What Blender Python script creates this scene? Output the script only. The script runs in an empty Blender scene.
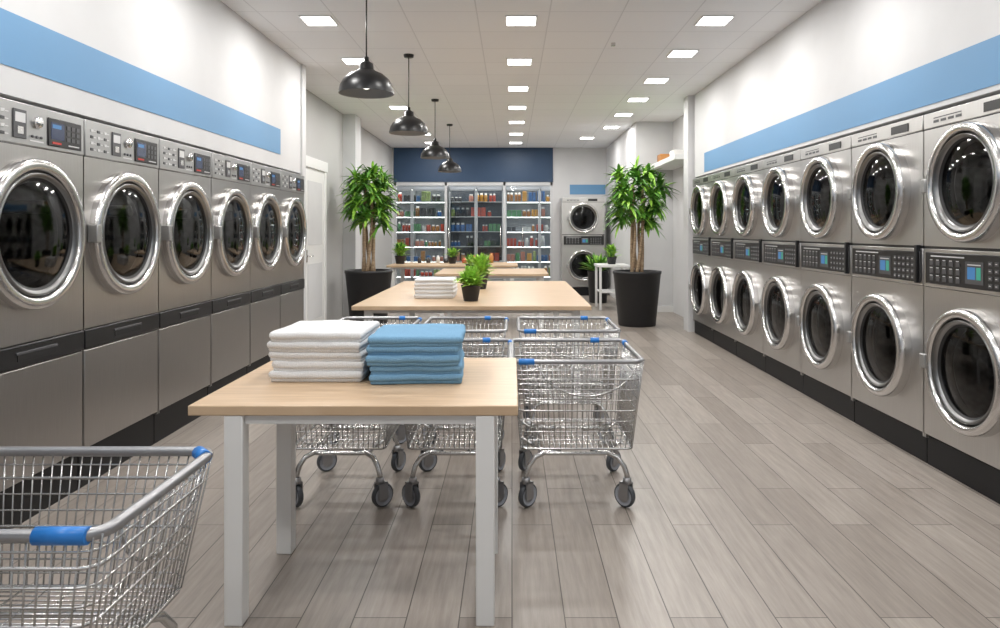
import bpy, bmesh, math, random
from mathutils import Vector, Matrix, noise
random.seed(7)
C=bpy.context.scene.collection
try:
    bpy.context.scene.view_settings.view_transform='Standard'
except Exception: pass

# ---------------------------------------------------------------- materials
def mat(name, col, rough=.5, metal=0., emit=None, es=0., coat=0., spec=.5):
    m=bpy.data.materials.new(name); m.use_nodes=True
    b=m.node_tree.nodes['Principled BSDF']
    b.inputs['Base Color'].default_value=(*col,1)
    b.inputs['Roughness'].default_value=rough
    b.inputs['Metallic'].default_value=metal
    b.inputs['Specular IOR Level'].default_value=spec
    b.inputs['Coat Weight'].default_value=coat
    if emit:
        b.inputs['Emission Color'].default_value=(*emit,1)
        b.inputs['Emission Strength'].default_value=es
    return m
def N(m,t,**kw):
    n=m.node_tree.nodes.new(t)
    for k,v in kw.items(): setattr(n,k,v)
    return n
def L(m,a,b): m.node_tree.links.new(a,b)
def bsdf(m): return m.node_tree.nodes['Principled BSDF']
def noise_var(m, scale=(1,1,1), nscale=10, c1=(0,0,0), c2=(1,1,1), bump=0, rr=None, detail=4):
    tc=N(m,'ShaderNodeTexCoord'); mp=N(m,'ShaderNodeMapping'); mp.inputs['Scale'].default_value=scale
    no=N(m,'ShaderNodeTexNoise'); no.inputs['Scale'].default_value=nscale; no.inputs['Detail'].default_value=detail
    L(m,tc.outputs['Object'],mp.inputs['Vector']); L(m,mp.outputs[0],no.inputs['Vector'])
    cr=N(m,'ShaderNodeValToRGB'); cr.color_ramp.elements[0].color=(*c1,1); cr.color_ramp.elements[1].color=(*c2,1)
    cr.color_ramp.elements[0].position=.3; cr.color_ramp.elements[1].position=.7
    L(m,no.outputs['Fac'],cr.inputs[0]); L(m,cr.outputs[0],bsdf(m).inputs['Base Color'])
    if bump:
        bu=N(m,'ShaderNodeBump'); bu.inputs['Strength'].default_value=bump; bu.inputs['Distance'].default_value=.01
        L(m,no.outputs['Fac'],bu.inputs['Height']); L(m,bu.outputs[0],bsdf(m).inputs['Normal'])
    if rr:
        mr=N(m,'ShaderNodeMapRange'); mr.inputs['To Min'].default_value=rr[0]; mr.inputs['To Max'].default_value=rr[1]
        L(m,no.outputs['Fac'],mr.inputs['Value']); L(m,mr.outputs[0],bsdf(m).inputs['Roughness'])
    return m

M={}
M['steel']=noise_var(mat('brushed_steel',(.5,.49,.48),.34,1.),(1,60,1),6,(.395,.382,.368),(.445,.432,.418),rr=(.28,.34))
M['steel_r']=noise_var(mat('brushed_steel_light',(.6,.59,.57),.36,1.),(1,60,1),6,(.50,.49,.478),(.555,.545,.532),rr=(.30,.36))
M['panel']=mat('control_panel_grey',(.38,.38,.375),.35,.8)
M['label']=mat('label_white',(.62,.62,.62),.5)
M['chrome']=mat('polished_ring',(.66,.65,.64),.20,1.)
M['ring2']=mat('inner_ring',(.24,.24,.24),.28,1.)
M['gasket']=mat('rubber_gasket',(.010,.010,.011),.5)
M['black']=mat('black_plastic',(.009,.009,.010),.35)
M['kick']=mat('black_kick',(.006,.006,.007),.5,spec=.3)
M['key']=mat('keypad',(.07,.07,.075),.4)
M['drum']=noise_var(mat('drum_steel',(.2,.2,.2),.35,.8),(1,1,1),30,(.06,.06,.06),(.11,.11,.11),detail=0)
M['drumback']=mat('drum_back',(.14,.14,.145),.3,.9)
M['lcd_blue']=mat('lcd_blue',(.02,.06,.12),.3,emit=(.05,.22,.5),es=.6)
M['lcd_dim']=mat('lcd_dim',(.02,.03,.05),.2,emit=(.1,.15,.4),es=.12)
M['lcd_green']=mat('lcd_green',(.02,.1,.05),.3,emit=(.05,.45,.35),es=.5)
M['red']=mat('red_mark',(.5,.03,.02),.4)
def glass(name,tint,ior,rough=.03):
    g=bpy.data.materials.new(name); g.use_nodes=True; nt=g.node_tree; nt.nodes.clear()
    o=nt.nodes.new('ShaderNodeOutputMaterial'); mx=nt.nodes.new('ShaderNodeMixShader'); tr=nt.nodes.new('ShaderNodeBsdfTransparent'); gl=nt.nodes.new('ShaderNodeBsdfGlossy'); fr=nt.nodes.new('ShaderNodeFresnel')
    tr.inputs[0].default_value=(*tint,1); gl.inputs['Roughness'].default_value=rough; gl.inputs[0].default_value=(1,1,1,1); fr.inputs[0].default_value=ior
    nt.links.new(fr.outputs[0],mx.inputs[0]); nt.links.new(tr.outputs[0],mx.inputs[1]); nt.links.new(gl.outputs[0],mx.inputs[2]); nt.links.new(mx.outputs[0],o.inputs[0])
    return g
M['glass']=glass('door_glass',(.34,.34,.35),1.33,.05)
M['wglass']=glass('window_glass',(.95,.97,.98),1.3,.02)

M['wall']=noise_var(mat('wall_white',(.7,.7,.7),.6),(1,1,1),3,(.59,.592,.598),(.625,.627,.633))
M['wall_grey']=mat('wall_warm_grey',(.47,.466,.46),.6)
M['blue']=mat('stripe_blue',(.115,.275,.475),.5)
M['navy']=mat('navy_paint',(.018,.050,.110),.5)
M['white']=mat('white_paint',(.76,.76,.75),.4)
M['lamp_panel']=mat('led_panel',(1,1,1),.5,emit=(1,.99,.97),es=8)
M['black_metal']=mat('black_metal',(.007,.007,.008),.34)
M['shade_in']=mat('shade_inner',(.25,.25,.25),.5)
M['bulb']=mat('bulb',(1,1,1),.4,emit=(1,.95,.85),es=2)
M['pot']=mat('charcoal_pot',(.014,.014,.016),.5)
M['soil']=noise_var(mat('soil',(.05,.03,.02),.9),(1,1,1),60,(.02,.012,.008),(.09,.06,.04),bump=.5)
M['leaf']=noise_var(mat('leaf',(.1,.3,.04),.4),(1,1,1),4,(.045,.16,.02),(.13,.33,.045))
M['leaf2']=noise_var(mat('leaf_bright',(.2,.45,.06),.45),(1,1,1),14,(.15,.36,.03),(.36,.62,.09))
M['leaf3']=noise_var(mat('leaf_lime',(.2,.45,.06),.5),(1,1,1),14,(.26,.52,.05),(.50,.78,.14))
M['trunk']=noise_var(mat('trunk',(.3,.2,.12),.8),(1,1,8),8,(.22,.15,.09),(.42,.31,.2),bump=.4)
M['wire']=mat('chromed_wire',(.55,.55,.545),.25,1.)
M['rail']=mat('cart_rail_grey',(.36,.36,.37),.35,.8)
M['frame']=mat('window_frame_grey',(.55,.56,.57),.4,.2)
M['bluep']=mat('blue_plastic',(.025,.20,.60),.35)
M['tyre']=mat('grey_tyre',(.06,.066,.075),.5)
M['hub']=mat('wheel_hub',(.36,.38,.42),.4)

def terry(name,c1,c2):
    return noise_var(mat(name,c1,.95,spec=.1),(1,1,1),260,c1,c2,bump=.7,detail=2)
M['tw']=terry('terry_white',(.76,.76,.76),(.86,.86,.86))
M['tb']=terry('terry_blue',(.18,.36,.54),(.24,.43,.615))

m=mat('light_oak',(.6,.42,.26),.4); M['oak']=m
noise_var(m,(1.2,14,1.2),3,(.47,.325,.20),(.61,.45,.30),rr=(.33,.43),detail=6)
# floor
m=mat('floor_planks',(.35,.32,.3),.35); M['floor']=m
tc=N(m,'ShaderNodeTexCoord'); sp=N(m,'ShaderNodeSeparateXYZ'); cb=N(m,'ShaderNodeCombineXYZ')
L(m,tc.outputs['Object'],sp.inputs[0]); L(m,sp.outputs['Y'],cb.inputs['X']); L(m,sp.outputs['X'],cb.inputs['Y'])
br=N(m,'ShaderNodeTexBrick'); br.offset=.37; br.offset_frequency=2
br.inputs['Scale'].default_value=1; br.inputs['Brick Width'].default_value=1.3; br.inputs['Row Height'].default_value=.19
br.inputs['Mortar Size'].default_value=.0024; br.inputs['Mortar Smooth'].default_value=.2; br.inputs['Bias'].default_value=0
br.inputs['Color1'].default_value=(.268,.233,.204,1); br.inputs['Color2'].default_value=(.37,.330,.294,1); br.inputs['Mortar'].default_value=(.08,.068,.058,1)
L(m,cb.outputs[0],br.inputs['Vector'])
mp=N(m,'ShaderNodeMapping'); mp.inputs['Scale'].default_value=(1.2,16,1); L(m,cb.outputs[0],mp.inputs['Vector'])
no=N(m,'ShaderNodeTexNoise'); no.inputs['Scale'].default_value=2.5; no.inputs['Detail'].default_value=8; no.inputs['Roughness'].default_value=.65
L(m,mp.outputs[0],no.inputs['Vector'])
cr=N(m,'ShaderNodeValToRGB'); cr.color_ramp.elements[0].position=.3; cr.color_ramp.elements[1].position=.7
cr.color_ramp.elements[0].color=(.74,.73,.72,1); cr.color_ramp.elements[1].color=(1.12,1.12,1.12,1)
L(m,no.outputs['Fac'],cr.inputs[0])
mu=N(m,'ShaderNodeMix',data_type='RGBA',blend_type='MULTIPLY'); mu.inputs[0].default_value=1
L(m,br.outputs['Color'],mu.inputs[6]); L(m,cr.outputs[0],mu.inputs[7]); L(m,mu.outputs[2],bsdf(m).inputs['Base Color'])
bu=N(m,'ShaderNodeBump'); bu.invert=True; bu.inputs['Strength'].default_value=.4; bu.inputs['Distance'].default_value=.003
L(m,br.outputs['Fac'],bu.inputs['Height']); L(m,bu.outputs[0],bsdf(m).inputs['Normal'])
mr=N(m,'ShaderNodeMapRange'); mr.inputs['To Min'].default_value=.31; mr.inputs['To Max'].default_value=.39; L(m,no.outputs['Fac'],mr.inputs['Value']); L(m,mr.outputs[0],bsdf(m).inputs['Roughness'])
# ceiling
m=mat('ceiling_tiles',(.72,.73,.74),.8); M['ceil']=m
tc=N(m,'ShaderNodeTexCoord'); br=N(m,'ShaderNodeTexBrick'); br.offset=0
br.inputs['Scale'].default_value=1; br.inputs['Brick Width'].default_value=.62; br.inputs['Row Height'].default_value=.62
br.inputs['Mortar Size'].default_value=.006; br.inputs['Mortar Smooth'].default_value=.1
br.inputs['Color1'].default_value=(.83,.84,.86,1); br.inputs['Color2'].default_value=(.85,.86,.88,1); br.inputs['Mortar'].default_value=(.69,.70,.72,1)
mp=N(m,'ShaderNodeMapping'); mp.inputs['Location'].default_value=(.30,.10,0); L(m,tc.outputs['Object'],mp.inputs['Vector']); L(m,mp.outputs[0],br.inputs['Vector']); L(m,br.outputs['Color'],bsdf(m).inputs['Base Color'])

# ---------------------------------------------------------------- mesh builder
class MB:
    def __init__(s): s.bm=bmesh.new(); s.mats=[]
    def mi(s,k):
        if k not in s.mats: s.mats.append(k)
        return s.mats.index(k)
    def box(s,x0,x1,y0,y1,z0,z1,k,bev=0,seg=2,rotz=0):
        i=s.mi(k)
        T=Matrix.Translation(((x0+x1)/2,(y0+y1)/2,(z0+z1)/2))@Matrix.Rotation(rotz,4,'Z')@Matrix.Diagonal((abs(x1-x0),abs(y1-y0),abs(z1-z0),1))
        r=bmesh.ops.create_cube(s.bm,size=1,matrix=T)
        fs=set(f for v in r['verts'] for f in v.link_faces)
        for f in fs: f.material_index=i
        if bev:
            es=list(set(e for v in r['verts'] for e in v.link_edges))
            rr=bmesh.ops.bevel(s.bm,geom=es,offset=bev,segments=seg,affect='EDGES',profile=.5)
            for f in rr['faces']: f.material_index=i; f.smooth=True
    def tube(s,pts,r,k,n=6,closed=False,caps=True):
        i=s.mi(k); P=[Vector(p) for p in pts]; m=len(P); rings=[]; ref=None
        for a in range(m):
            if closed: t=(P[(a+1)%m]-P[a-1])
            elif a==0: t=P[1]-P[0]
            elif a==m-1: t=P[-1]-P[-2]
            else: t=(P[a+1]-P[a]).normalized()+(P[a]-P[a-1]).normalized()
            t.normalize()
            if ref is None: ref=Vector((0,0,1)) if abs(t.z)<.9 else Vector((1,0,0))
            u=ref-t*ref.dot(t)
            if u.length<1e-4: u=Vector((0,1,0))-t*t.y
            u.normalize(); ref=u; v=t.cross(u)
            rr=r[a] if isinstance(r,(list,tuple)) else r
            rings.append([s.bm.verts.new(P[a]+(u*math.cos(2*math.pi*j/n)+v*math.sin(2*math.pi*j/n))*rr) for j in range(n)])
        for a in range(m if closed else m-1):
            A=rings[a];B=rings[(a+1)%m]
            for j in range(n):
                f=s.bm.faces.new((A[j],A[(j+1)%n],B[(j+1)%n],B[j])); f.material_index=i; f.smooth=True
        if caps and not closed:
            for R in (list(reversed(rings[0])),rings[-1]):
                f=s.bm.faces.new(R); f.material_index=i
    def lathe(s,prof,org,axis,k,n=48,smooth=True):
        O=Vector(org)
        def pt(r,a,th):
            c,sn=math.cos(th)*r,math.sin(th)*r
            if axis=='z': return O+Vector((c,sn,a))
            if axis=='x': return O+Vector((a,c,sn))
            return O+Vector((c,a,sn))
        rings=[]
        for (r,a) in prof:
            if r<1e-5: rings.append([s.bm.verts.new(pt(0,a,0))])
            else: rings.append([s.bm.verts.new(pt(r,a,2*math.pi*j/n)) for j in range(n)])
        for q in range(len(prof)-1):
            kk=k[q] if isinstance(k,list) else k
            i=s.mi(kk); A=rings[q];B=rings[q+1]
            for j in range(n):
                j2=(j+1)%n
                if len(A)==1 and len(B)==1: continue
                if len(A)==1: vs=(A[0],B[j2],B[j])
                elif len(B)==1: vs=(A[j],A[j2],B[0])
                else: vs=(A[j],A[j2],B[j2],B[j])
                f=s.bm.faces.new(vs); f.material_index=i; f.smooth=smooth
    def holed(s,yc,zc,y0,y1,z0,z1,r,x,k,n=48):
        i=s.mi(k); inn=[];out=[]
        for j in range(n):
            th=2*math.pi*j/n; c,sn=math.cos(th),math.sin(th)
            inn.append(s.bm.verts.new((x,yc+r*c,zc+r*sn)))
            mxx=max(abs(c),abs(sn)); u,v=c/mxx,sn/mxx
            yy=yc+(y1-yc)*u if u>0 else yc+(yc-y0)*u
            zz=zc+(z1-zc)*v if v>0 else zc+(zc-z0)*v
            out.append(s.bm.verts.new((x,yy,zz)))
        for j in range(n):
            j2=(j+1)%n
            f=s.bm.faces.new((inn[j],out[j],out[j2],inn[j2])); f.material_index=i
    def leaf(s,base,d,Ln,w,droop,k,seg=5):
        i=s.mi(k); d=Vector(d).normalized(); up=Vector((0,0,1))
        sd=d.cross(up)
        if sd.length<.05: sd=Vector((1,0,0))
        sd.normalize(); base=Vector(base); rows=[]
        for q in range(seg+1):
            t=q/seg; p=base+d*Ln*t+Vector((0,0,-droop*Ln*t*t))
            ww=w*(math.sin(math.pi*min(1,(t*.86+.10)))**.8)*.5
            if q==seg: ww=w*.04
            nrm=sd.cross(d)
            rows.append([s.bm.verts.new(p-sd*ww+nrm*ww*.35),s.bm.verts.new(p),s.bm.verts.new(p+sd*ww+nrm*ww*.35)])
        for q in range(seg):
            for c in range(2):
                f=s.bm.faces.new((rows[q][c],rows[q][c+1],rows[q+1][c+1],rows[q+1][c])); f.material_index=i; f.smooth=True
    def mesh(s,name):
        me=bpy.data.meshes.new(name); s.bm.to_mesh(me); s.bm.free()
        for k in s.mats: me.materials.append(M[k])
        return me
    def obj(s,name,loc=(0,0,0),rz=0):
        return place(s.mesh(name),name,loc,rz)
def place(me,name,loc=(0,0,0),rz=0,sc=1):
    o=bpy.data.objects.new(name,me); o.location=loc; o.rotation_euler=(0,0,rz); o.scale=(sc,sc,sc); C.objects.link(o); return o
def one(name,*a,**k):
    b=MB(); b.box(*a,**k); return b.obj(name)

H=3.25
# ---------------------------------------------------------------- room shell
one('floor',-3.4,3.5,-3,19,-.1,0,'floor')
one('ceiling',-3.4,3.5,-3,19,H,H+.1,'ceil')
one('wall_left',-3.4,-3.2,-3,8.0,0,H,'wall')
one('wall_left_upper',-3.2,-2.35,-3,8.0,2.03,H,'wall')
one('wall_left_end',-3.4,-2.33,8.005,8.14,0,H,'wall')
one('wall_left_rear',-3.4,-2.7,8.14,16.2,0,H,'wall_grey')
one('wall_left_pier',-2.7,-2.5,11.5,11.9,0,H,'wall')
one('wall_right',3.3,3.5,-3,9.9,0,H,'wall')
one('wall_right_upper',2.5,3.3,-3,9.85,2.12,H,'wall')
one('wall_right_end',2.42,3.5,9.9,10.15,0,H,'wall')
one('wall_right_recess',2.75,3.5,10.15,12.3,0,H,'wall')
one('wall_right_rear',2.12,3.5,12.3,16.2,0,H,'wall')
b=MB()
b.box(-3.4,-2.66,16.2,16.4,0,H,'wall'); b.box(.92,3.5,16.2,16.4,0,H,'wall'); b.box(-2.66,.92,16.2,16.4,0,.12,'wall')
b.box(-2.66,.92,16.18,16.4,2.48,H,'navy'); b.obj('wall_back')
b=MB(); b.box(-3.4,3.5,18.4,18.6,0,H,'wall_grey'); b.box(-3.4,-3.2,16.4,18.4,0,H,'wall_grey'); b.box(1.6,1.8,16.4,18.4,0,H,'wall_grey'); b.obj('wall_display_room')
one('trim_1',-2.352,-2.346,-3,7.3,2.165,2.42,'blue')
one('trim_2',2.496,2.502,-3,9.35,2.15,2.40,'blue')
one('trim_3',1.3,2.1,16.192,16.202,2.2,2.42,'blue')
b=MB(); b.box(-2.7,-2.685,11.9,16.2,0,.1,'white'); b.box(-2.7,-2.685,8.14,9.1,0,.1,'white'); b.obj('baseboard_left')
b=MB(); b.box(2.1,2.12,12.3,16.2,0,.1,'white'); b.box(2.1,2.75,12.28,12.3,0,.1,'white'); b.obj('baseboard_right')
# store window: three glazed doors
b=MB()
for x in (-2.66,-1.52,-.2,.86): b.box(x,x+.06,16.2,16.28,.12,2.48,'frame',.005)
b.box(-2.66,.92,16.2,16.28,.12,.20,'frame'); b.box(-2.66,.92,16.2,16.28,2.40,2.48,'frame')
for x in (-1.42,-.26,.24): b.tube([(x,16.17,1.0),(x,16.17,1.5)],.012,'chrome')
b.box(-2.6,.86,16.23,16.24,.18,2.42,'wglass'); b.obj('window_1')
# door left
b=MB()
b.box(-2.7,-2.65,9.15,9.24,0,2.3,'white',.005); b.box(-2.7,-2.65,10.2,10.29,0,2.3,'white',.005); b.box(-2.7,-2.64,9.12,10.32,2.22,2.36,'white',.005)
b.box(-2.7,-2.665,9.24,10.2,0.005,2.22,'white')
b.box(-2.665,-2.66,9.38,10.08,1.2,2.05,'wall'); b.box(-2.665,-2.66,9.38,10.08,.2,.95,'wall')
b.box(-2.665,-2.655,9.29,9.34,.98,1.14,'chrome'); b.tube([(-2.66,9.315,1.06),(-2.61,9.315,1.06),(-2.61,9.44,1.06)],.01,'chrome')
b.obj('door_1',(.003,0,0))

# glass-door display coolers behind the window, stock is part of each fixture
cols=[(.62,.08,.04),(.80,.40,.07),(.12,.34,.14),(.75,.73,.7),(.07,.20,.48),(.50,.22,.06),(.70,.30,.22),(.35,.45,.14),(.05,.05,.055)]
for i,c in enumerate(cols): M['p%d'%i]=mat('product_%d'%i,c,.4)
M['case_back']=mat('case_back',(.34,.36,.38),.5)
M['case_dark']=mat('case_dark',(.07,.09,.12),.3)
M['case_light']=mat('case_light',(1,1,1),.5,emit=(1,.97,.92),es=9)
def shelf_unit(x0,x1,dark=False):
    b=MB(); y0,y1=16.85,17.35; bk='case_dark' if dark else 'case_back'
    for x in (x0,(x0+x1)/2,x1-.03): b.box(x,x+.02,y0,y1,0,2.4,'frame')
    b.box(x0,x1,y1-.02,y1,0,2.4,bk); b.box(x0,x1,y0,y1,0,.25,'frame'); b.box(x0,x1,y0,y1,2.36,2.42,'frame')
    b.box(x0+.05,x1-.05,y0+.05,y0+.09,2.33,2.36,'case_light')
    for z in (.3,.65,1.0,1.35,1.70,2.05):
        b.box(x0,x1,y0+.03,y1,z,z+.018,'white')
        if not dark: b.box(x0+.05,x1-.05,y0+.06,y0+.08,z-.010,z-.002,'case_light')
        x=x0+.04
        while x<x1-.15:
            w=random.uniform(.05,.11); h=random.uniform(.10,.25); k='p%d'%random.randrange(9); cnt=random.randint(1,3)
            jar=random.random()<.55; gap=random.random()<(.25 if dark else .05)
            for c in range(cnt):
                if x>x1-.15: break
                if not gap:
                    if jar:
                        b.lathe([(0,0),(w/2,0),(w/2,h*.72),(w*.36,h*.8),(w*.38,h),(0,h)],(x+w/2,y0+.12,z+.018),'z',[k,k,k,'p3','p3'],10)
                    else: b.box(x,x+w,y0+.05,y0+.2,z+.018,z+.018+h,k,.005)
                x+=w+.012
            x+=random.uniform(.01,.04)
    for (a,c) in ((x0,(x0+x1)/2),((x0+x1)/2,x1)):
        for xx in (a+.005,c-.035): b.box(xx,xx+.03,y0-.04,y0-.01,.25,2.36,'frame')
        b.box(a+.005,c-.005,y0-.04,y0-.01,.25,.29,'frame'); b.box(a+.005,c-.005,y0-.04,y0-.01,2.32,2.36,'frame')
        b.box(a+.035,c-.035,y0-.03,y0-.022,.29,2.32,'wglass')
        b.box(c-.06,c-.045,y0-.07,y0-.04,1.0,1.4,'p8')
    b.obj('display_cooler')
shelf_unit(-3.15,-1.52); shelf_unit(-1.48,-.2,True); shelf_unit(-.16,1.45)
one('wall_shelf',2.35,2.745,10.4,12.28,2.42,2.50,'white',bev=.005)
one('storage_box',2.45,2.65,11.9,12.15,2.5,2.66,'p5',bev=.01)
one('storage_box',2.45,2.7,10.9,11.2,2.5,2.62,'p3',bev=.01)

# ---------------------------------------------------------------- machines
def door(b,zc,R,prot,yc=0,n=56):
    p=prot; o=(0,yc,zc)
    b.lathe([(R,0),(R*1.0,p*.55),(R*.99,p*.8),(R*.965,p*.96),(R*.93,p),(R*.875,p),(R*.85,p*.9),(R*.84,p*.6)],o,'x','chrome',n)
    b.lathe([(R*.84,p*.6),(R*.815,p*.55)],o,'x','gasket',n)
    b.lathe([(R*.815,p*.55),(R*.81,p*.8),(R*.79,p*.85),(R*.745,p*.55)],o,'x','ring2',n)
    b.lathe([(R*.745,p*.55),(R*.70,p*.35)],o,'x','gasket',n)
    b.lathe([(R*.71,p*.4),(R*.6,p*.4+.006),(R*.45,p*.4+.012),(R*.25,p*.4+.016),(0,p*.4+.018)],o,'x','glass',n)
    b.lathe([(R*.72,p*.3),(R*.70,-.04)],o,'x','gasket',n)
    b.lathe([(R*.70,-.04),(R*.86,-.08),(R*.86,-.40)],o,'x','drum',n)
    b.lathe([(R*.86,-.40),(R*.5,-.42),(R*.2,-.39),(0,-.38)],o,'x','drumback',n)
    for a in range(3):
        th=a*2.094+.5; c,s_=math.cos(th),math.sin(th)
        b.tube([(-.1,yc+R*.8*c,zc+R*.8*s_),(-.39,yc+R*.8*c,zc+R*.8*s_)],.035,'drumback',8)
def left_machine():
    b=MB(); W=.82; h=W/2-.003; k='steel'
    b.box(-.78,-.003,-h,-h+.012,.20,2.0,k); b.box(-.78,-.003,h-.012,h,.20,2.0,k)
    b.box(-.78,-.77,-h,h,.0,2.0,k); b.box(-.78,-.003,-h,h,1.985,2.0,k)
    b.box(-.76,-.03,-h,h,0,.205,'kick')
    b.box(-.02,.006,-h,h,1.80,2.0,'panel',.006)
    # display module
    b.box(.006,.012,.10,.375,1.82,1.96,'black',.004)
    b.box(.012,.0135,.12,.225,1.855,1.940,'lcd_dim'); b.box(.0135,.014,.13,.20,1.91,1.93,'lcd_blue')
    for r in range(3):
        for c in range(3): b.box(.012,.0145,.245+c*.04,.272+c*.04,1.855+r*.030,1.875+r*.030,'key')
    b.box(.012,.014,.13,.20,1.832,1.842,'red'); b.box(.012,.014,.26,.35,1.832,1.838,'label')
    # program buttons, coin unit, selector knob, legend strips
    for r in range(4):
        for c in range(3):
            b.box(.006,.0095,-.36+c*.065,-.335+c*.065,1.835+r*.034,1.850+r*.034,'label' if (r+c)%2 else 'key',.001)
            b.box(.006,.0075,-.331+c*.065,-.308+c*.065,1.839+r*.034,1.844+r*.034,'label')
    b.box(.006,.012,-.15,-.06,1.83,1.965,'key',.002); b.box(.012,.013,-.14,-.07,1.905,1.95,'label'); b.box(.012,.014,-.125,-.085,1.85,1.885,'chrome')
    b.lathe([(.028,0),(.028,.014),(.024,.018),(0,.018)],(.006,.02,1.92),'x','chrome',20)
    for c in range(3): b.lathe([(.007,0),(.007,.006),(0,.006)],(.006,-.015+c*.033,1.85),'x','key',10)
    b.box(.006,.0075,-.03,.07,1.825,1.832,'label')
    zc,R=1.38,.365
    b.holed(0,zc,-h,h,.865,1.797,R*.92,0,k,48)
    b.box(-.02,-.001,-h,h,1.797,1.80,'black')
    door(b,zc,R,.05)
    b.box(0,.055,-R-.012,-R+.03,zc-.05,zc+.05,'panel',.005)
    b.box(-.05,.008,-h,h,.755,.86,'black',.006); b.box(.008,.011,-.12,.16,.785,.815,'gasket'); b.box(.008,.014,-.13,.17,.815,.828,'key',.002)
    b.box(-.05,0,-h+.004,h-.004,.215,.75,k,.006)
    return b.mesh('washer_mesh')
me=left_machine()
for i in range(8):
    place(me,'front_load_washer',(-2.31,3.47-.824*2+.824*i,0))
def right_machine():
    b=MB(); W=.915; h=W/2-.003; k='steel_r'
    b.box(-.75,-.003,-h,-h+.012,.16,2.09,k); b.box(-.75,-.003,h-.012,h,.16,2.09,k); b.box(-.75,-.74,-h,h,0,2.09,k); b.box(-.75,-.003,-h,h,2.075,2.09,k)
    b.box(-.73,-.02,-h,h,0,.17,'kick')
    b.box(-.02,.004,-h,h,1.998,2.09,k,.005)
    b.box(-.02,0,-h,h,1.992,1.998,'black')
    b.box(.004,.008,.10,.30,2.015,2.065,'black')
    for c in range(4): b.box(.004,.006,-.35+c*.07,-.30+c*.07,2.025,2.04,'key')
    b.box(.004,.0055,-.35,-.09,2.05,2.056,'key')
    b.holed(0,1.655,-h,h,1.305,1.992,.30,0,k,48)
    door(b,1.655,.325,.075)
    b.box(-.01,.0,-h,h,1.29,1.305,'black')
    b.box(-.05,.004,-h,h,1.065,1.29,k,.005)
    b.box(.004,.014,-.42,.44,1.085,1.27,'black',.005)
    b.box(.014,.016,-.04,.11,1.11,1.23,'key'); b.box(.016,.017,-.02,.045,1.135,1.20,'lcd_blue'); b.box(.016,.017,.055,.09,1.135,1.20,'lcd_green'); b.box(.016,.017,-.02,.09,1.21,1.216,'label')
    for c in range(5):
        for r in range(4):
            b.box(.014,.017,.15+c*.05,.182+c*.05,1.10+r*.038,1.122+r*.038,'key',.001); b.box(.017,.0175,.156+c*.05,.170+c*.05,1.109+r*.038,1.113+r*.038,'label')
    for c in range(5):
        for r in range(3):
            b.box(.014,.017,-.37+c*.062,-.335+c*.062,1.105+r*.045,1.13+r*.045,'key',.001); b.box(.014,.0155,-.37+c*.062,-.345+c*.062,1.134+r*.045,1.138+r*.045,'label')
    b.box(.014,.016,-.36,-.05,1.245,1.252,'label')
    b.box(.0,.03,h-.05,h-.025,1.08,1.31,'black',.004)
    b.holed(0,.64,-h,h,.185,1.062,.31,0,k,48)
    door(b,.64,.338,.075)
    b.box(0,.085,-.36,-.31,.60,.68,'panel',.006); b.box(0,.085,-.345,-.30,1.615,1.695,'panel',.006)
    return b.mesh('stack_mesh')
me=right_machine()
for i in range(8):
    place(me,'stacked_washer_dryer',(2.47,3.86-.918+.918*i,0),math.pi)
place(me,'stacked_washer_dryer',(1.52,15.35,0),-math.pi/2)

# ---------------------------------------------------------------- tables
def table(x0,x1,y0,y1,z,legs,lw=.066):
    b=MB(); b.box(x0,x1,y0,y1,z-.036,z,'oak',.004)
    lx0,lx1,ly0,ly1=legs
    for x in (lx0,lx1):
        for y in (ly0,ly1): b.box(x-lw/2,x+lw/2,y-lw/2,y+lw/2,0,z-.036,'white',.004)
    b.box(lx0,lx1,ly0-.012,ly0+.012,z-.07,z-.036,'white'); b.box(lx0,lx1,ly1-.012,ly1+.012,z-.07,z-.036,'white')
    b.box(lx0-.012,lx0+.012,ly0,ly1,z-.07,z-.036,'white'); b.box(lx1-.012,lx1+.012,ly0,ly1,z-.07,z-.036,'white')
    return b.obj('folding_table')
table(-1.145,.022,2.54,3.50,.78,(-.985,-.095,2.575,3.14))
table(-1.31,.65,5.87,8.75,.78,(-1.19,.53,5.98,8.6))
table(-1.1,.52,10.2,11.6,.78,(-1.0,.42,10.3,11.5))
table(-2.2,.1,12.6,13.9,.78,(-2.1,0,12.7,13.8))
b=MB(); b.box(1.5,2.05,12.5,13.2,.75,.79,'white',.004)
for x in (1.54,2.01):
    for y in (12.54,13.16): b.box(x-.02,x+.02,y-.02,y+.02,0,.75,'white',.003)
b.box(1.54,2.01,12.55,13.15,.3,.32,'white'); b.obj('side_table')

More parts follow.
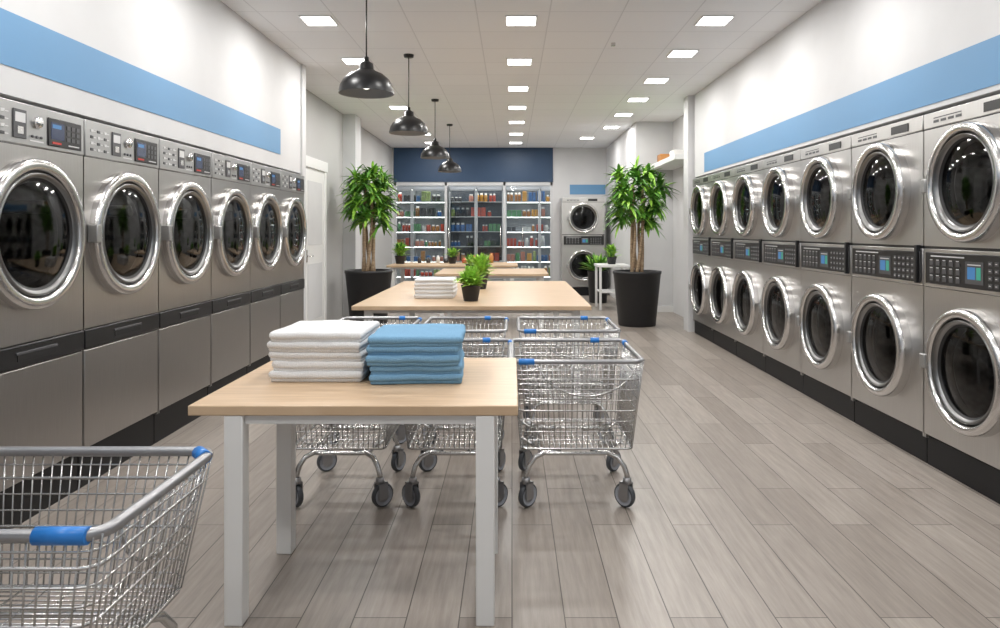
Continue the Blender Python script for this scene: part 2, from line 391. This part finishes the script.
# ---------------------------------------------------------------- towels
def towels(x,y,z,w,d,n,t,k,rz,name='folded_towel_stack'):
    b=MB(); zz=0
    for i in range(n):
        jx=random.uniform(-.008,.008); jy=random.uniform(-.008,.008); a=random.uniform(-.02,.02)
        ww=w*random.uniform(.96,1.0); dd=d*random.uniform(.97,1)
        b.box(-ww/2+jx+.006,ww/2+jx-.004,-dd/2+jy+.008,dd/2+jy,zz-.001,zz+t*.42,k,t*.19,3,rotz=a)
        b.box(-ww/2+jx,ww/2+jx,-dd/2+jy,dd/2+jy,zz+t*.30,zz+t+.002,k,t*.34,4,rotz=a)
        zz+=t
    bmesh.ops.subdivide_edges(b.bm,edges=[e for e in b.bm.edges if e.calc_length()>.1],cuts=9,use_grid_fill=True)
    for v in b.bm.verts:
        nv=noise.noise_vector(v.co*8+Vector((x*5,y*7,0)))
        v.co+=Vector((nv.x*.009,nv.y*.009,nv.z*.006*min(1,v.co.z/.03)))
    for f in b.bm.faces: f.smooth=True
    return b.obj(name,(x,y,z+.002),rz)
towels(-.795,3.13,.78,.385,.42,5,.040,'tw',-.02)
towels(-.40,3.08,.78,.385,.42,5,.038,'tb',.03)
towels(-.70,6.68,.78,.37,.36,5,.034,'tw',.0)

# ---------------------------------------------------------------- plants
def rnd(a,b_): return random.uniform(a,b_)
def pot(b,r1,r2,h):
    b.lathe([(0,0),(r2,0),(r2+.01*r1/.3,.01),(r1,h-.04*r1/.3),(r1*1.03,h-.035*r1/.3),(r1*1.03,h),(r1*.93,h),(r1*.92,h*.93)],(0,0,0),'z','pot',40)
    b.lathe([(r1*.93,h*.93),(0,h*.94)],(0,0,0),'z','soil',40)
def big_plant(loc,wid=1.):
    b=MB(); pot(b,.345,.26,.80); tips=[]
    for i in range(6):
        th=i*1.047+.3; r0=.08; pts=[]; top=[1.75,1.95,2.1,1.66,1.86,2.0][i]; tr_=[.14,.12,.05,.17,.15,.08][i]*wid
        for q in range(9):
            t=q/8; rr=r0+(tr_-r0)*t*t; a=th+.9*math.sin(t*2.2)
            pts.append((math.cos(a)*rr,math.sin(a)*rr,.72+(top-.72)*t))
        b.tube(pts,[.026-.008*q/8 for q in range(9)],'trunk',8)
    for s_ in range(20):
        az=s_*2.4; zz=-.85+1.8*s_/19; rad=.31*wid*math.sqrt(max(.05,1-zz*zz*.8))*rnd(.7,1.1)
        tips.append(Vector((math.cos(az)*rad,math.sin(az)*rad,1.88+zz*.41)))
    for tp in tips:
        for j in range(48):
            az=rnd(0,6.283); el=rnd(-.4,1.4)
            d=Vector((math.cos(az)*math.cos(el),math.sin(az)*math.cos(el),math.sin(el)))
            d+=Vector((tp.x,tp.y,0))*1.5
            b.leaf(tp+Vector((rnd(-.04,.04),rnd(-.04,.04),rnd(-.08,.04))),d,rnd(.15,.30),rnd(.038,.060),rnd(.15,.7),random.choice(('leaf','leaf','leaf2')),5)
    b.obj('potted_dracaena',loc,0)
big_plant((1.84,10.6,0),wid=1.08)
big_plant((-2.15,10.8,0),wid=.84)
def small_plant(loc,r=.085,h=.13,fl=.17,n=110,fh=1.0,k=('leaf2','leaf3','leaf')):
    b=MB(); pot(b,r,r*.72,h)
    for j in range(n):
        az=rnd(0,6.283); el=rnd(.05,1.5)
        b.leaf((rnd(-.5,.5)*r,rnd(-.5,.5)*r,h*.9+rnd(0,.45)*fl*fh),(math.cos(az)*math.cos(el),math.sin(az)*math.cos(el),math.sin(el)*fh),fl*rnd(.5,.9),.032*fl/.17,rnd(.05,.3),random.choice(k),4)
    b.obj('potted_plant',loc)
small_plant((-.36,6.30,.78),.085,.14,.18,320,.9,('leaf3','leaf3','leaf2'))
small_plant((-.34,7.6,.78),.09,.15,.19,280,1.35,('leaf3','leaf2'))
small_plant((-.45,11.0,.78),.07,.12,.16,100)
small_plant((-.62,10.7,.78),.07,.12,.16,100)
small_plant((-2.05,13.2,.78),.1,.15,.24,150,1.3)
small_plant((-1.1,13.3,.78),.08,.12,.2,100)
small_plant((1.78,12.85,.79),.09,.13,.22,150,1.3)
b=MB(); pot(b,.2,.16,.62)
for j in range(130):
    az=rnd(0,6.283); el=rnd(.4,1.5); b.leaf((rnd(-.08,.08),rnd(-.08,.08),.58),(math.cos(az)*math.cos(el),math.sin(az)*math.cos(el),math.sin(el)),rnd(.3,.55),.05,.25,random.choice(('leaf','leaf2')))
b.obj('potted_floor_plant',(1.66,13.9,0))
b=MB()
for i in range(9):
    x=-1.75+i*.17+rnd(-.03,.03); h=rnd(.08,.2); w=rnd(.06,.1)
    b.lathe([(0,0),(w/2,0),(w/2,h*.72),(w*.3,h*.8),(w*.3,h),(0,h)],(x,13.6+rnd(-.05,.05),.78),'z','p%d'%random.choice((8,8,5,3,0,4)),12)
b.obj('detergent_bottles')

# ---------------------------------------------------------------- carts
def rrect(hx,hy,z,r=.05,n=5):
    pts=[]
    for (cx,cy,a0) in ((hx-r,hy-r,0),(-hx+r,hy-r,90),(-hx+r,-hy+r,180),(hx-r,-hy+r,270)):
        for q in range(n+1):
            a=math.radians(a0+90*q/n); pts.append((cx+r*math.cos(a),cy+r*math.sin(a),z))
    return pts
def cart(w,l,zt=.75,zb=.30,wr=.0024,sp=.031,clips=None,rr=.012,seed=0):
    R=random.Random(seed)
    b=MB(); hx,hy=w/2,l/2; ix,iy=.045,.07
    def P(u,v,t): return (u*(hx-ix*t),v*(hy-iy*t),zt+(zb-zt)*t)
    b.tube(rrect(hx,hy,zt),rr,'rail',8,True)
    b.tube(rrect(hx-ix,hy-iy,zb,.03),.006,'wire',6,True)
    nx=int(w/sp); ny=int(l/sp)
    for i in range(nx+1):
        u=(-1+2*i/nx)*.97
        for v in (-1,1): b.tube([P(u,v,0),P(u,v,1)],wr,'wire',5)
        b.tube([P(u,-1,1),P(u,1,1)],wr,'wire',5)
    for i in range(ny+1):
        v=(-1+2*i/ny)*.97
        for u in (-1,1): b.tube([P(u,v,0),P(u,v,1)],wr,'wire',5)
        if i%3==0: b.tube([P(-1,v,1),P(1,v,1)],wr,'wire',5)
    for t in (.1,.2,.32,.44,.56,.68,.8,.9):
        b.tube(rrect(hx-ix*t,hy-iy*t,zt+(zb-zt)*t,.04,3),wr*(1.9 if t in(.2,.56) else 1.15),'wire',5,True)
    b.tube([(-.30*w+.75*w*q/12,-hy+.02+.02*math.sin(q/12*math.pi),zt-.03-.15*math.sin(q/12*math.pi)**.6) for q in range(13)],.005,'wire',6)
    cz=zb-.035; cx,cy=hx-.07,hy-.08
    b.tube(rrect(cx*.72,cy*.9,cz,.05),.010,'wire',8,True)
    for sx in (-1,1):
        for sy in (-1,1):
            pts=[(sx*cx*.30,sy*(cy-.06),cz),(sx*cx*.62,sy*(cy-.04),cz+.002),(sx*cx*.82,sy*(cy-.015),cz-.015),(sx*cx*.94,sy*cy,cz-.055),(sx*cx,sy*cy,min(cz-.10,.2)),(sx*cx,sy*cy,.135)]
            b.tube(pts,.0135,'wire',8)
            X,Y=sx*cx,sy*cy; b.bm.verts.ensure_lookup_table(); n0=len(b.bm.verts)
            b.lathe([(0,.152),(.020,.152),(.024,.125),(0,.12)],(X,Y,0),'z','rail',12)
            for s_ in (-1,1): b.box(X+s_*.021-.002,X+s_*.021+.002,Y-.02,Y+.032,.045,.13,'rail')
            b.box(X-.023,X+.023,Y-.02,Y+.032,.122,.13,'rail')
            b.lathe([(0,-.014),(.030,-.015),(.034,-.010),(.046,-.010),(.050,-.015),(.058,-.012),(.0615,0),(.058,.012),(.050,.015),(.046,.010),(.034,.010),(.030,.015),(0,.014)],(X,Y+.014,.0615),'x',['rail','rail','hub','hub','tyre','tyre','tyre','tyre','hub','hub','rail','rail'],24)
            b.bm.verts.ensure_lookup_table()
            bmesh.ops.rotate(b.bm,verts=b.bm.verts[n0:],cent=(X,Y,0),matrix=Matrix.Rotation(R.choice((-1,1))*R.uniform(.4,1.0),3,'Z'))
    for sx in (-1,1):
        for sy in (-1,1): b.tube([(sx*cx*.72,sy*cy*.6,cz),(sx*(hx-.05),sy*cy*.6,zb+.02)],.007,'wire')
    if clips is None:
        clips=[((-hx*.90,-hy,zt),(-hx*.66,-hy,zt)),((hx,hy*.6,zt),(hx,hy*.78,zt)),((hx*.42,hy,zt),(hx*.58,hy,zt))]
    for (p,q) in clips: b.tube([p,q],rr*1.3,'bluep',10)
    return b.mesh('cart_mesh')
mA=cart(.65,.70,seed=3); mB=cart(.56,.70,seed=5)
place(mA,'laundry_cart',(.325,3.90,0))
place(mB,'laundry_cart',(-.29,3.90,0)); place(mB,'laundry_cart',(-.875,3.90,0))
place(mA,'laundry_cart',(.37,4.97,0)); place(mB,'laundry_cart',(-.32,4.97,0)); place(mB,'laundry_cart',(-.95,4.97,0))
hx,hy=.285,.46; zt=.765
mC=cart(.57,.92,zt,.40,.0024,.028,clips=[((-hx,-.435,zt),(-hx,-.325,zt)),((hx-.01,-hy+.04,zt),(hx-.055,-hy+.001,zt)),((-hx,.1,zt),(-hx,.3,zt))],rr=.0145,seed=8)
place(mC,'laundry_cart',(-1.315,1.78,0),math.pi/2)

# ---------------------------------------------------------------- pendants
def pendant(y):
    b=MB()
    b.lathe([(.205,0),(.204,.02),(.195,.06),(.17,.105),(.125,.145),(.07,.17),(.054,.185),(.050,.225),(.035,.235),(.02,.245),(.017,.275),(0,.28)],(0,0,0),'z','black_metal',40)
    b.lathe([(.205,0),(.198,.004),(.188,.058),(.163,.10),(.12,.135),(0,.16)],(0,0,0),'z','shade_in',40)
    b.lathe([(0,.03),(.025,.04),(.034,.07),(.025,.10),(.015,.145)],(0,0,0),'z','bulb',16)
    b.tube([(0,0,.27),(0,0,H-2.42-.02)],.0055,'black_metal',6)
    b.lathe([(0,H-2.42-.03),(.05,H-2.42-.028),(.055,H-2.42)],(0,0,0),'z','black_metal',24)
    b.obj('pendant_lamp',(-1.09,y,2.42))
for y in (5.39,7.6,10.2,12.6): pendant(y)

# ---------------------------------------------------------------- ceiling lights
pos=[]
for y in (.3,1.8,3.3,4.8,6.34,7.88,9.38,10.83,12.3,13.8,15.2): pos.append((.08,y))
for y in (1.2,3.0,4.8,6.34,7.52,8.88,10.17,11.5,12.9): pos.append((1.78,y))
for y in (.3,1.8,3.3,4.8,6.34,7.86,9.38,10.83,12.3,13.8,15.2): pos.append((-1.70,y))
pos+=[(1.5,14.4),(-2,16.65),(0,16.65),(1,16.65),(-1,16.65)]
b=MB()
for (x,y) in pos:
    b.box(x-.14,x+.14,y-.14,y+.14,H-.012,H,'white',.003); b.box(x-.125,x+.125,y-.125,y+.125,H-.015,H-.011,'lamp_panel')
b.obj('ceiling_light_panels')
for (x,y) in pos:
    l=bpy.data.lights.new('panel_light','AREA'); l.size=.24; l.energy=15; l.color=(1,.98,.953)
    o=bpy.data.objects.new('panel_light',l); o.location=(x,y,H-.02); C.objects.link(o)
one('ceiling_sprinkler',.98,1.02,7.1,7.14,H-.03,H,'chrome',bev=.003)

# ---------------------------------------------------------------- world + camera
w=bpy.data.worlds.new('world'); bpy.context.scene.world=w; w.use_nodes=True
w.node_tree.nodes['Background'].inputs[0].default_value=(.95,.97,1,1); w.node_tree.nodes['Background'].inputs[1].default_value=.6
cam=bpy.data.cameras.new('camera'); cam.sensor_width=36; cam.lens=720*36/1000; cam.shift_x=-.012; cam.shift_y=-.084; cam.clip_start=.05
co=bpy.data.objects.new('camera',cam); co.location=(0,0,1.4); co.rotation_euler=(math.pi/2,0,0); C.objects.link(co)
bpy.context.scene.camera=co
